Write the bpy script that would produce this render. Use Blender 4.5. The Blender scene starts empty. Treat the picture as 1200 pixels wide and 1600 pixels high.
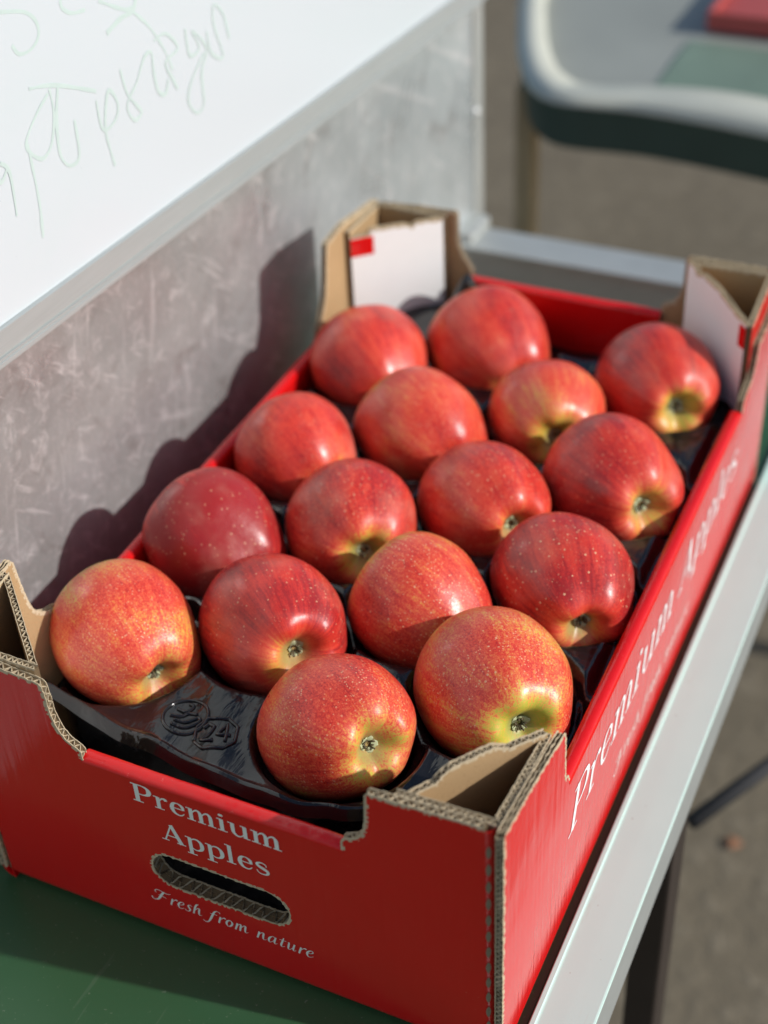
import bpy, bmesh, math, random
from mathutils import Vector, Matrix, noise
from mathutils.geometry import tessellate_polygon
random.seed(7)
scene = bpy.context.scene
C = scene.collection
# ------------------------------------------------------------ camera, sky, sun
cd = bpy.data.cameras.new("camera"); cam = bpy.data.objects.new("camera", cd); C.objects.link(cam)
cam.location = (0.4401, -0.3731, 0.6609)
cam.rotation_euler = (0.9041, 0.0441, 0.4328)
cd.sensor_fit = 'AUTO'; cd.sensor_width = 36; cd.lens = 2287.9 / 1600 * 36
cd.clip_start = 0.01; cd.clip_end = 500
cd.dof.use_dof = True; cd.dof.focus_distance = 0.73; cd.dof.aperture_fstop = 4.4
scene.camera = cam
SUN = Vector((1, .162, .575)).normalized()
w = bpy.data.worlds.new("World"); scene.world = w; w.use_nodes = True
nt = w.node_tree; bg = nt.nodes['Background']
sky = nt.nodes.new('ShaderNodeTexSky'); sky.sky_type = 'NISHITA'; sky.sun_disc = False
sky.sun_elevation = math.asin(SUN.z); sky.sun_rotation = math.atan2(SUN.x, SUN.y)
nt.links.new(sky.outputs[0], bg.inputs[0]); bg.inputs[1].default_value = 0.10
sl = bpy.data.lights.new("sun", 'SUN'); sl.energy = 3.25; sl.angle = math.radians(0.8); sl.color = (1, .975, .94)
so = bpy.data.objects.new("sun", sl); C.objects.link(so)
so.rotation_euler = (-SUN).to_track_quat('-Z', 'Y').to_euler()
scene.view_settings.view_transform = 'Standard'; scene.view_settings.look = 'None'
scene.view_settings.exposure = 0.24; scene.view_settings.gamma = 1

# ------------------------------------------------------------ helpers
def link(name, me, mats=(), parent=None, smooth=False, kind=None):
    o = bpy.data.objects.new(name, me); C.objects.link(o)
    for m in mats: me.materials.append(m)
    if smooth:
        for p in me.polygons: p.use_smooth = True
    if parent is not None: o.parent = parent
    if kind: o['kind'] = kind
    return o
def tag(o, label, cat, group=None):
    o['label'] = label; o['category'] = cat
    if group: o['group'] = group
    return o
def empty(name, loc=(0, 0, 0)):
    o = bpy.data.objects.new(name, None); C.objects.link(o); o.location = loc; o.empty_display_size = .01; return o
class MB:
    def __init__(s): s.v = []; s.f = []; s.m = []
    def add(s, vs, fs, mi=0):
        b = len(s.v); s.v += [tuple(v) for v in vs]; s.f += [tuple(b + i for i in f) for f in fs]; s.m += [mi] * len(fs)
    def box(s, a, b, mi=0):
        x0, y0, z0 = a; x1, y1, z1 = b
        s.add([(x0,y0,z0),(x1,y0,z0),(x1,y1,z0),(x0,y1,z0),(x0,y0,z1),(x1,y0,z1),(x1,y1,z1),(x0,y1,z1)],
              [(0,3,2,1),(4,5,6,7),(0,1,5,4),(1,2,6,5),(2,3,7,6),(3,0,4,7)], mi)
    def tube(s, pts, r, n=8, mi=0, caps=True):
        pts = [Vector(p) for p in pts]; rings = []; up = Vector((0, 0, 1))
        for i, p in enumerate(pts):
            t = (pts[min(i+1, len(pts)-1)] - pts[max(i-1, 0)]).normalized()
            a = t.cross(up if abs(t.z) < .9 else Vector((1, 0, 0))).normalized(); b = a.cross(t)
            rr = r[i] if isinstance(r, (list, tuple)) else r
            rings.append([p + (a*math.cos(2*math.pi*k/n) + b*math.sin(2*math.pi*k/n))*rr for k in range(n)])
        vs = [v for R in rings for v in R]; fs = []
        for i in range(len(pts)-1):
            for k in range(n): fs.append((i*n+k, i*n+(k+1)%n, (i+1)*n+(k+1)%n, (i+1)*n+k))
        if caps: fs.append(tuple(range(n))[::-1]); fs.append(tuple((len(pts)-1)*n+k for k in range(n)))
        s.add(vs, fs, mi)
    def build(s, name, mats, parent=None, smooth=False, kind=None, bevel=0):
        me = bpy.data.meshes.new(name); me.from_pydata(s.v, [], s.f)
        o = link(name, me, mats if isinstance(mats, (list, tuple)) else [mats], parent, smooth, kind)
        for p, mi in zip(me.polygons, s.m): p.material_index = mi
        me.update()
        if bevel:
            md = o.modifiers.new('bevel', 'BEVEL'); md.width = bevel; md.segments = 2; md.limit_method = 'ANGLE'
        return o
def spline(pts, n=10, closed=False):
    out = []; N = len(pts)
    seg = N if closed else N-1
    for i in range(seg):
        g = lambda k: pts[k % N] if closed else pts[max(0, min(N-1, k))]
        p0, p1, p2, p3 = g(i-1), g(i), g(i+1), g(i+2)
        for j in range(n):
            t = j/n
            out.append(tuple(.5*((2*b) + (-a+c)*t + (2*a-5*b+4*c-d)*t*t + (-a+3*b-3*c+d)*t**3) for a, b, c, d in zip(p0, p1, p2, p3)))
    if not closed: out.append(tuple(pts[-1]))
    return out

# ------------------------------------------------------------ materials
class N:
    def __init__(s, name):
        s.m = bpy.data.materials.new(name); s.m.use_nodes = True; s.t = s.m.node_tree
        s.b = s.t.nodes['Principled BSDF']; s.out = s.t.nodes['Material Output']
    def n(s, typ, **k):
        x = s.t.nodes.new(typ)
        for a, v in k.items():
            if a.startswith('i_'): x.inputs[a[2:].replace('_', ' ')].default_value = v
            else: setattr(x, a, v)
        return x
    def l(s, a, b): s.t.links.new(a, b)
    def S(s, **k):
        for a, v in k.items(): s.b.inputs[a.replace('_', ' ')].default_value = v
        return s
    def math(s, op, a, b=None, c=None, clamp=False):
        x = s.n('ShaderNodeMath', operation=op, use_clamp=clamp)
        for i, v in enumerate((a, b, c)):
            if v is None: continue
            if isinstance(v, (int, float)): x.inputs[i].default_value = v
            else: s.l(v, x.inputs[i])
        return x.outputs[0]
    def maprange(s, v, a, b, c=0, d=1, smooth=True):
        x = s.n('ShaderNodeMapRange', interpolation_type='SMOOTHSTEP' if smooth else 'LINEAR')
        s.l(v, x.inputs[0])
        for i, q in enumerate((a, b, c, d)): x.inputs[i+1].default_value = q
        return x.outputs[0]
    def noise(s, vec, scale, detail=3, rough=.5, dist=0):
        x = s.n('ShaderNodeTexNoise'); x.inputs['Scale'].default_value = scale; x.inputs['Detail'].default_value = detail
        x.inputs['Roughness'].default_value = rough; x.inputs['Distortion'].default_value = dist
        if vec is not None: s.l(vec, x.inputs['Vector'])
        return x.outputs['Fac']
    def ramp(s, v, stops):
        x = s.n('ShaderNodeValToRGB'); e = x.color_ramp.elements
        while len(e) < len(stops): e.new(.5)
        for q, (p, c) in zip(e, stops): q.position = p; q.color = (*c, 1)
        s.l(v, x.inputs[0]); return x.outputs[0]
    def mix(s, f, a, b, bt='MIX'):
        x = s.n('ShaderNodeMix', data_type='RGBA', blend_type=bt)
        for i, v in ((0, f), (6, a), (7, b)):
            if isinstance(v, (int, float)): x.inputs[i].default_value = v
            elif isinstance(v, tuple): x.inputs[i].default_value = (*v, 1)
            else: s.l(v, x.inputs[i])
        return x.outputs[2]
    def coord(s, kind='Object', scale=None):
        c = s.n('ShaderNodeTexCoord').outputs[kind]
        if scale is None: return c
        mp = s.n('ShaderNodeMapping'); mp.inputs['Scale'].default_value = scale; s.l(c, mp.inputs[0]); return mp.outputs[0]
    def bump(s, h, strength, dist=.001, into=None):
        x = s.n('ShaderNodeBump'); x.inputs['Strength'].default_value = strength; x.inputs['Distance'].default_value = dist
        s.l(h, x.inputs['Height']); s.l(x.outputs[0], (into or s.b).inputs['Normal']); return x
def simple(name, col, rough=.5, metal=0, spec=.5, var=.12, scale=60, bump=0, bdist=.001, coat=0):
    a = N(name); a.S(Roughness=rough, Metallic=metal, Specular_IOR_Level=spec, Coat_Weight=coat)
    f = a.noise(a.coord(), scale, 4, .6)
    a.l(a.mix(f, tuple(c*(1-var) for c in col), tuple(min(1, c*(1+var)) for c in col)), a.b.inputs['Base Color'])
    if bump: a.bump(a.noise(a.coord(), scale*3, 3), bump, bdist)
    return a.m
M = {}
# red glossy print on card
a = N('red_print'); a.S(Roughness=.2, Specular_IOR_Level=.5)
co = a.coord()
wear = a.math('MULTIPLY', a.maprange(a.noise(co, 330, 5, .75), .62, .72), a.maprange(a.noise(co, 22, 3), .50, .68))
a.l(a.mix(a.math('MULTIPLY', wear, .5), a.mix(a.noise(co, 9, 3), (.60,.005,.006), (.70,.009,.009)), (.75,.35,.3)), a.b.inputs['Base Color'])
a.l(a.maprange(a.noise(co, 14, 4), .3, .7, .14, .24), a.b.inputs['Roughness'])
bm1 = a.noise(a.coord('Object', (1, 1, .04)), 260, 2)      # faint washboard of the flutes
bm2 = a.noise(co, 34, 3)
bm3 = a.noise(co, 8, 4, .6)
a.bump(a.math('ADD', a.math('ADD', a.math('MULTIPLY', bm1, .55), bm2), a.math('MULTIPLY', bm3, 2.2)), .30, .0014); M['red'] = a.m
# kraft board
a = N('kraft'); a.S(Roughness=.85, Specular_IOR_Level=.25)
co = a.coord()
f = a.noise(co, 900, 3, .7); g = a.noise(co, 40, 3)
c = a.mix(g, (.36,.235,.115), (.44,.29,.15)); c = a.mix(a.maprange(f, .55, .75), c, (.27,.17,.08))
a.l(c, a.b.inputs['Base Color']); a.bump(f, .15, .0004); M['kraft'] = a.m
M['liner'] = simple('cut_board_edge', (.52,.42,.28), .9, spec=.2, var=.25, scale=500, bump=.3, bdist=.0004)
M['core'] = simple('board_core', (.13,.09,.05), .95, spec=.1, var=.3, scale=700)
M['white_paper'] = simple('white_paper', (.86,.87,.85), .6, var=.03, scale=80)
M['print_silver'] = simple('silver_print', (.84,.81,.76), .4, var=.05, scale=200)
M['print_white'] = simple('white_print', (.86,.86,.86), .35, var=.03, scale=200)
# tray
a = N('black_tray_plastic'); a.S(Roughness=.12, Specular_IOR_Level=.6)
co = a.coord(); a.b.inputs['Base Color'].default_value = (.009,.009,.0095,1)
h = a.math('ADD', a.noise(co, 26, 3, .5, .6), a.math('MULTIPLY', a.noise(a.coord('Object', (1, .35, 1)), 130, 3, .5, 1.0), .22))
a.bump(h, .55, .004); a.l(a.maprange(a.noise(co, 60, 4), .35, .7, .07, .2), a.b.inputs['Roughness']); M['tray'] = a.m
# whiteboard
a = N('whiteboard_enamel'); a.S(Roughness=.22, Specular_IOR_Level=.5)
co = a.coord()
sm = a.maprange(a.noise(a.coord('Object', (1, 1, 2.2)), 7, 5, .65, .8), .45, .75)
c = a.mix(a.math('MULTIPLY', sm, .35), (.565,.61,.635), (.54,.61,.615))
sp = a.maprange(a.noise(co, 420, 1), .80, .83)
a.l(a.mix(a.math('MULTIPLY', sp, .4), c, (.3,.35,.4)), a.b.inputs['Base Color']); M['whiteboard'] = a.m
M['marker'] = simple('faint_green_marker', (.50,.60,.57), .4, var=.12, scale=60)
a = N('aluminium'); a.S(Roughness=.36, Metallic=.25)
co = a.coord('Object', (1, .03, 1)); f = a.noise(co, 700, 3)
a.l(a.mix(f, (.36,.385,.375), (.46,.49,.48)), a.b.inputs['Base Color']); a.bump(f, .12, .0003); M['alu'] = a.m
# painted strip
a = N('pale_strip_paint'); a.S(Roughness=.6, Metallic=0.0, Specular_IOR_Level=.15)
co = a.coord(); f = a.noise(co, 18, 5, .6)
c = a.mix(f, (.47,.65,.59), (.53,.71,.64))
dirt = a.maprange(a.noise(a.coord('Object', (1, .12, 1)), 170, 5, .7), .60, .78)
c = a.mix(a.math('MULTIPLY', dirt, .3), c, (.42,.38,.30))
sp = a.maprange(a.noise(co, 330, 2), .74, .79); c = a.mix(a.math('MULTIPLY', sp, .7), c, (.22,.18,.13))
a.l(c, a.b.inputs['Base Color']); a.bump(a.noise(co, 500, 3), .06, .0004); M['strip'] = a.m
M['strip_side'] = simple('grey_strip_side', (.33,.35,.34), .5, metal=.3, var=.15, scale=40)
# scratched sheet
a = N('scratched_sheet'); a.S(Metallic=.45, Specular_IOR_Level=.7)
co = a.coord()
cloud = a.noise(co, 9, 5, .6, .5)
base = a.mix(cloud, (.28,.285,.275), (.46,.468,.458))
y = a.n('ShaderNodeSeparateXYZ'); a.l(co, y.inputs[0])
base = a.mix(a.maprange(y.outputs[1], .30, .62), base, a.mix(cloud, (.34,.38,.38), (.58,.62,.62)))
def scratch(rot, sc, lo, hi, scale):
    mp = a.n('ShaderNodeMapping'); mp.inputs['Rotation'].default_value = (math.radians(rot), 0, 0); mp.inputs['Scale'].default_value = sc
    mp2 = a.n('ShaderNodeMapping'); mp2.inputs['Rotation'].default_value = (math.radians(rot), 0, 0)
    a.l(co, mp2.inputs[0]); mp.inputs['Rotation'].default_value = (0, 0, 0); a.l(mp2.outputs[0], mp.inputs[0])
    return a.maprange(a.noise(mp.outputs[0], scale, 3, .6, .35), lo, hi)
s1 = scratch(40, (1, .25, 1.6), .58, .74, 90); s2 = scratch(-78, (1, .16, 1.5), .58, .74, 85); s3 = scratch(28, (1, .05, 1.2), .64, .70, 34)
blot = a.maprange(a.noise(co, 62, 5, .7, .9), .50, .72)
finegr = a.maprange(a.noise(co, 260, 4, .75), .45, .75)
base = a.mix(a.math('MULTIPLY', finegr, .35), base, (.60,.58,.58))
base = a.mix(a.math('MULTIPLY', a.maprange(a.noise(co, 24, 4, .6, 1.2), .52, .7), .45), base, (.22,.20,.185))
tot = a.math('ADD', a.math('ADD', a.math('MULTIPLY', s1, .6), a.math('MULTIPLY', s2, .5)), a.math('ADD', a.math('MULTIPLY', s3, .45), a.math('MULTIPLY', blot, .6)), clamp=True)
a.l(a.mix(a.math('MULTIPLY', tot, .8), base, (.76,.75,.74)), a.b.inputs['Base Color'])
a.l(a.maprange(cloud, .3, .7, .25, .42), a.b.inputs['Roughness'])
a.bump(a.math('ADD', a.noise(co, 16, 4, .5, .6), a.math('MULTIPLY', tot, .12)), .30, .004); M['sheet'] = a.m
M['galv'] = simple('pale_steel', (.49,.505,.48), .42, metal=.5, var=.15, scale=25)
a = N('green_table_enamel'); a.S(Roughness=.3)
co = a.coord()
c = a.mix(a.noise(co, 5, 4), (.022,.080,.032), (.034,.10,.042)); sp = a.maprange(a.noise(co, 420, 2, .6), .68, .74)
sc_ = a.maprange(a.noise(a.coord('Object', (1, .05, 1)), 240, 3, .6), .66, .72)
sp = a.math('ADD', sp, a.math('MULTIPLY', sc_, .25), clamp=True)
a.l(a.mix(a.math('MULTIPLY', sp, .35), c, (.25,.28,.22)), a.b.inputs['Base Color']); a.bump(a.noise(co, 90, 3), .05, .001); M['green'] = a.m
M['dark_steel'] = simple('dark_brown_steel', (.035,.026,.022), .5, metal=.3, var=.3, scale=30)
M['cut'] = simple('pressed_cut_board', (.26,.20,.13), .95, var=.4, scale=900)
M['black_bar'] = simple('black_rubbed_steel', (.02,.02,.022), .8, var=.2, scale=30)
M['cream'] = simple('cream_edge', (.56,.56,.47), .5, var=.08, scale=20)
M['bg_green'] = simple('green_reflection_tint', (.17,.235,.175), .55, var=.25, scale=12)  # colour of the reflection painted on the background tabletop
M['bg_top'] = simple('grey_green_top', (.30,.31,.27), .5, var=.3, scale=3)
M['dark_green'] = simple('dark_green_skirt', (.04,.07,.055), .6, var=.25, scale=12)
M['tan'] = simple('tan_wood', (.40,.30,.17), .7, var=.2, scale=20)
M['crate_red'] = simple('red_card', (.42,.07,.06), .5, var=.1, scale=20)
a = N('paving'); a.S(Roughness=.9, Specular_IOR_Level=.2)
co = a.coord(); f = a.noise(co, 3.2, 6, .65); g = a.noise(co, 38, 4, .6)
c = a.mix(f, (.115,.095,.066), (.215,.178,.122)); c = a.mix(a.math('MULTIPLY', a.maprange(g, .5, .7), .6), c, (.25,.21,.15))
a.l(c, a.b.inputs['Base Color']); a.bump(g, .5, .01); M['ground'] = a.m
M['joint'] = simple('dark_joint', (.05,.045,.035), .95, var=.2, scale=50)
M['leaf'] = simple('orange_leaf', (.30,.13,.06), .7, var=.2, scale=80)
M['sepal'] = simple('dry_sepal', (.42,.45,.26), .8, var=.55, scale=350, bump=.3, bdist=.0003)
M['stamen'] = simple('dark_stamen', (.14,.11,.06), .8, var=.4, scale=400)

# apple skin: everything about one apple comes from its own custom properties
a = N('apple_skin'); a.S(Specular_IOR_Level=.5)
def attr(nm):
    x = a.n('ShaderNodeAttribute', attribute_type='OBJECT', attribute_name=nm); return x.outputs['Fac']
co = a.coord()
sc = a.n('ShaderNodeVectorMath', operation='SCALE'); a.l(co, sc.inputs[0]); sc.inputs[3].default_value = 25.0   # radius .04 -> 1
seed = a.n('ShaderNodeCombineXYZ'); sd = attr('seed')
a.l(sd, seed.inputs[0]); a.l(a.math('MULTIPLY', sd, 1.7), seed.inputs[1]); a.l(a.math('MULTIPLY', sd, -2.3), seed.inputs[2])
P = a.n('ShaderNodeVectorMath', operation='ADD'); a.l(sc.outputs[0], P.inputs[0]); a.l(seed.outputs[0], P.inputs[1]); P = P.outputs[0]
xyz = a.n('ShaderNodeSeparateXYZ'); a.l(sc.outputs[0], xyz.inputs[0]); X, Y, Z = xyz.outputs
rho = a.math('SQRT', a.math('ADD', a.math('MULTIPLY', X, X), a.math('MULTIPLY', Y, Y)))
inv = a.math('DIVIDE', 1, a.math('MAXIMUM', rho, .05))
mer = a.n('ShaderNodeCombineXYZ'); a.l(a.math('MULTIPLY', X, inv), mer.inputs[0]); a.l(a.math('MULTIPLY', Y, inv), mer.inputs[1]); a.l(a.math('ADD', a.math('MULTIPLY', Z, .16), sd), mer.inputs[2])
mer = mer.outputs[0]
streak = a.noise(mer, 9, 5, .68, .35); fine = a.noise(mer, 26, 4, .7, .5)
low = a.noise(P, .95, 2, .5); flk = a.noise(P, 30, 5, .8, .7); flk2 = a.noise(P, 38, 3, .7)
blush = attr('blush')
t = a.math('ADD', blush, a.math('MULTIPLY', a.math('SUBTRACT', low, .5), 1.05))
t = a.math('ADD', t, a.math('MULTIPLY', a.math('SUBTRACT', streak, .5), .85))
t = a.math('ADD', t, a.math('MULTIPLY', a.math('SUBTRACT', fine, .5), .45))
mott = attr('mottle')
flks = a.maprange(flk, .36, .64)
t = a.math('ADD', t, a.math('MULTIPLY', a.math('SUBTRACT', flks, .5), a.math('MULTIPLY', mott, .62)))
cal = a.math('MULTIPLY', a.maprange(rho, .70, .22), a.maprange(Z, .30, .75))
t = a.math('SUBTRACT', t, a.math('MULTIPLY', cal, attr('pale')))
t = a.math('SUBTRACT', t, a.math('MULTIPLY', a.maprange(Z, -.45, -.95), .45))
col = a.ramp(t, [(.0, (.46,.44,.055)), (.14, (.66,.42,.07)), (.30, (.74,.24,.06)), (.46, (.70,.105,.050)), (.66, (.66,.050,.028)), (.88, (.50,.028,.022)), (1, (.33,.018,.018))])
# pale breathing spots
vo = a.n('ShaderNodeTexVoronoi'); vo.inputs['Scale'].default_value = 13; vo.inputs['Randomness'].default_value = .95; a.l(P, vo.inputs['Vector'])
sep = a.n('ShaderNodeSeparateColor'); a.l(vo.outputs['Color'], sep.inputs[0])
rad = a.maprange(sep.outputs[0], .05, 1, .09, .27, False)
spot = a.math('SUBTRACT', 1, a.maprange(a.math('DIVIDE', vo.outputs['Distance'], rad), .55, 1.0))
spot = a.math('MULTIPLY', spot, a.math('GREATER_THAN', sep.outputs[1], .12))
vo2 = a.n('ShaderNodeTexVoronoi'); vo2.inputs['Scale'].default_value = 21; a.l(P, vo2.inputs['Vector'])
sp2 = a.math('SUBTRACT', 1, a.maprange(vo2.outputs['Distance'], .16, .30))
sp2 = a.math('MULTIPLY', sp2, a.math('MULTIPLY', attr('russet'), a.maprange(a.noise(P, 1.6, 2), .38, .6)))
sp2 = a.math('MULTIPLY', sp2, a.maprange(flk2, .4, .55))
sp = a.math('MULTIPLY', a.math('ADD', a.math('MULTIPLY', spot, attr('spots')), sp2, clamp=True), a.maprange(cal, .5, .1))
col = a.mix(sp, col, (.74,.42,.24))
# greenish floor of the eye basin
eye = a.math('MULTIPLY', a.maprange(rho, .30, .12), a.maprange(Z, .2, .4))
col = a.mix(a.math('MULTIPLY', eye, .75), col, (.28,.30,.10))
# waxy bloom wiped on in patches
blo = a.math('MULTIPLY', a.maprange(a.noise(P, 1.3, 3, .6), .48, .75), attr('bloom'))
col = a.mix(a.math('MULTIPLY', blo, .35), col, (.58,.30,.21))
a.l(col, a.b.inputs['Base Color'])
a.l(a.math('ADD', a.maprange(a.noise(P, 5, 4, .6), .3, .7, .27, .38), a.math('ADD', a.math('MULTIPLY', blo, .14), a.math('MULTIPLY', cal, .12))), a.b.inputs['Roughness'])
a.b.inputs['Subsurface Weight'].default_value = .06; a.b.inputs['Subsurface Radius'].default_value = (1, .35, .15); a.b.inputs['Subsurface Scale'].default_value = .004
hh = a.math('ADD', a.math('MULTIPLY', a.noise(P, 4, 3), 1.0), a.math('ADD', a.math('MULTIPLY', flk2, .10), a.math('MULTIPLY', sp, .12)))
a.bump(hh, .35, .0012); M['apple'] = a.m

# ------------------------------------------------------------ setting: ground, table, panel
GZ = -.75
g = MB(); g.add([(-60,-60,GZ),(60,-60,GZ),(60,80,GZ),(-60,80,GZ)], [(0,1,2,3)])
link_ground = g.build('ground', M['ground'], kind='structure')
# table: green top, pale edge strips, legs
tb = empty('market_table', (0.32, 0.2, GZ)); tag(tb, 'green topped market stand with pale metal edge strips under the apple box', 'table')
tb.location = (0, 0, 0)
def mb_box(name, a_, b_, mat, parent, bevel=.0006):
    m = MB(); m.box(a_, b_); return m.build(name, mat, parent, bevel=bevel)
mb_box('table_top', (-.06,-.70,-.022), (.3035,.70,-.0006), M['green'], tb, .001)
# long strip along the right: profile swept along y
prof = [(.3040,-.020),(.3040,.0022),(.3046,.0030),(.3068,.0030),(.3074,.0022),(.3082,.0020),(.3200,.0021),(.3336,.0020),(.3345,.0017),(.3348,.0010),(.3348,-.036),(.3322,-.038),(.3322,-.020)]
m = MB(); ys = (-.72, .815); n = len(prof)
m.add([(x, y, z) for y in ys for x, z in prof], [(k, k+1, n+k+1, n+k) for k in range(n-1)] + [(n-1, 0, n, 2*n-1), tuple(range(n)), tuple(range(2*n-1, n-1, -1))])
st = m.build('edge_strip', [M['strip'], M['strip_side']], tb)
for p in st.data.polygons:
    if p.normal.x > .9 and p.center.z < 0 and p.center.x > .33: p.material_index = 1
st['label'] = 'pale metal strip along the box side'
m = MB(); m.box((-.055,.762,-.034), (.303,.812,.004)); o = m.build('cross_bar', M['galv'], tb, bevel=.003)
m = MB(); m.box((-.054,.757,.004), (.3025,.7655,.0095)); m.build('bar_lip', M['galv'], tb, bevel=.001)
mb_box('leg', (.3085,.213,GZ), (.3305,.247,-.0385), M['dark_steel'], tb, .002)
mb_box('leg', (.3085,-.60,GZ), (.3305,-.566,-.0385), M['dark_steel'], tb, .002)
mb_box('leg', (-.045,.770,GZ), (-.02,.805,-.0345), M['dark_steel'], tb, .002)
m = MB(); m.tube([(.300,.436,-.300),(.372,.575,-.300)], .0068, 10); br = m.build('brace', M['black_bar'], tb, True); 

# scratched sheet on the left
sh = empty('side_sheet', (0, 0, 0)); tag(sh, 'scuffed grey reflective sheet standing behind the apple box below the whiteboard', 'panel')
m = MB(); ny, nz = 90, 60
Y0, Y1, Z0, Z1 = -.62, .822, -.02, .62
def wav(y, z): return .0012*noise.noise((y*5, z*9, 3)) + .0005*noise.noise((y*19, z*27, 8))
vs = [(-.05 + wav(Y0+(Y1-Y0)*i/ny, Z0+(Z1-Z0)*j/nz), Y0+(Y1-Y0)*i/ny, Z0+(Z1-Z0)*j/nz) for j in range(nz+1) for i in range(ny+1)]
m.add(vs, [(j*(ny+1)+i, j*(ny+1)+i+1, (j+1)*(ny+1)+i+1, (j+1)*(ny+1)+i) for j in range(nz) for i in range(ny)])
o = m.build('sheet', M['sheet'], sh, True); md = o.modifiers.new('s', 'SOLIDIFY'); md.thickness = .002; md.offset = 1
m = MB(); m.box((-.052,.823,-.018), (-.047,.829,.62)); m.box((-.058,.829,-.018), (-.0475,.846,.62)); m.build('corner_post', M['galv'], sh, bevel=.001)
for z in (.112, .222, .33, .44):
    m = MB(); m.tube([(-.0476,.826,z),(-.0452,.826,z),(-.0440,.826,z)], [.0034,.0032,.0012], 14); m.build('rivet', M['white_paper'], sh, True)
m = MB(); m.box((-.058,.775,-.036), (-.030,.822,.012)); m.build('corner_bracket', M['galv'], sh, bevel=.004)

# whiteboard
wb = empty('whiteboard', (-.04,.3,.27)); tag(wb, 'whiteboard with faded green handwriting and aluminium frame above the apples', 'whiteboard')
wb.location = (0, 0, 0)
def zb(y): return .2765 - .0477*y          # upper edge of the lower frame rail
Ya, Yb = -.35, .815
m = MB(); m.add([(-.046,Ya,zb(Ya)),(-.046,Yb,zb(Yb)),(-.046,Yb,.68),(-.046,Ya,.68),(-.0385,Ya,zb(Ya)),(-.0385,Yb,zb(Yb)),(-.0385,Yb,.68),(-.0385,Ya,.68)], [(0,3,2,1),(4,5,6,7),(0,1,5,4),(2,3,7,6),(1,2,6,5),(3,0,4,7)])
m.build('board', M['whiteboard'], wb)
pf = [(-.0465,.0006),(-.0370,.0006),(-.0358,.0000),(-.0358,-.0132),(-.0366,-.0136),(-.0366,-.0142),(-.0352,-.0146),(-.0352,-.0160),(-.0360,-.0164),(-.0350,-.0170),(-.0350,-.0196),(-.0465,-.0196)]
n = len(pf); m = MB()
m.add([(x, y, zb(y)+z) for y in (Ya, Yb) for x, z in pf], [(k, k+1, n+k+1, n+k)[::-1] for k in range(n-1)] + [(n-1, 0, n, 2*n-1)[::-1], tuple(range(n))[::-1], tuple(range(n, 2*n))])
m.build('frame_rail', M['alu'], wb)
m = MB(); m.box((-.0468,Yb,zb(Yb)-.0196), (-.0352,Yb+.016,.68)); m.build('frame_rail', M['alu'], wb, bevel=.001)
def flat_stroke(m, pts, place, width, z0=0, mi=0):
    """pts: (x, y, w) along a pen line; place(x, y, h) puts it on its surface."""
    P_ = [Vector((p[0], p[1])) for p in pts]; vs = []; fs = []
    for i, p in enumerate(P_):
        t = P_[min(i+1, len(P_)-1)] - P_[max(i-1, 0)]
        t = t.normalized() if t.length > 1e-9 else Vector((1, 0)); nn = Vector((-t.y, t.x)); ww = pts[i][2]*width*.5
        for s_ in (1, -1):
            q = p + nn*ww*s_; vs.append(place(q.x, q.y, z0 + i*2e-7))
    for i in range(len(P_)-1): fs.append((2*i, 2*i+1, 2*i+3, 2*i+2))
    m.add(vs, fs, mi)
WS = [
 [ (0.1902,0.4194),(0.2080,0.4134),(0.2158,0.4059),(0.2155,0.3986),(0.2079,0.3945),(0.1981,0.3956),(0.1940,0.4014) ],
 [ (0.2381,0.4095),(0.2388,0.4049),(0.2460,0.4000),(0.2576,0.3979) ],
 [ (0.2703,0.3982),(0.2929,0.3861),(0.3024,0.3849) ],
 [ (0.3054,0.3912),(0.3007,0.3835),(0.2871,0.3828),(0.2730,0.3797) ],
 [ (0.3004,0.3822),(0.3133,0.3697),(0.3246,0.3531),(0.3313,0.3377) ],
 [ (0.2160,0.3706),(0.2158,0.3562),(0.2093,0.3428),(0.2003,0.3386),(0.1917,0.3450),(0.1899,0.3524),(0.2015,0.3620),(0.2143,0.3686) ],
 [ (0.1905,0.3509),(0.1905,0.3348),(0.1901,0.3171),(0.1874,0.2986) ],
 [ (0.2232,0.3691),(0.2170,0.3531),(0.2147,0.3351),(0.2207,0.3256),(0.2303,0.3269),(0.2319,0.3470) ],
 [ (0.2000,0.3767),(0.2214,0.3704),(0.2549,0.3542) ],
 [ (0.2534,0.3493),(0.2554,0.3318),(0.2678,0.3323),(0.2725,0.3403),(0.2656,0.3500),(0.2576,0.3309),(0.2607,0.3079) ],
 [ (0.2797,0.3570),(0.2829,0.3419),(0.2902,0.3319),(0.2938,0.3261),(0.2857,0.3250),(0.2811,0.3355),(0.2938,0.3447),(0.3042,0.3549),(0.3119,0.3549),(0.3115,0.3437),(0.3135,0.3314),(0.3205,0.3272),(0.3250,0.3342) ],
 [ (0.3160,0.3604),(0.3290,0.3600),(0.3393,0.3478),(0.3249,0.3444),(0.3299,0.3323),(0.3336,0.3250) ],
 [ (0.3496,0.3557),(0.3510,0.3392),(0.3624,0.3395),(0.3569,0.3517),(0.3704,0.3366),(0.3618,0.3248),(0.3601,0.3056),(0.3508,0.3031),(0.3433,0.3137),(0.3503,0.3246),(0.3671,0.3348) ],
 [ (0.3726,0.3462),(0.3751,0.3319),(0.3883,0.3248),(0.3816,0.3475),(0.3842,0.3583),(0.3938,0.3492),(0.3977,0.3329) ],
 [ (0.1667,0.3506),(0.1722,0.3429),(0.1706,0.3194) ],
 [ (0.1613,0.3581),(0.1636,0.3415),(0.1712,0.3460) ],
]
m = MB()
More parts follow.
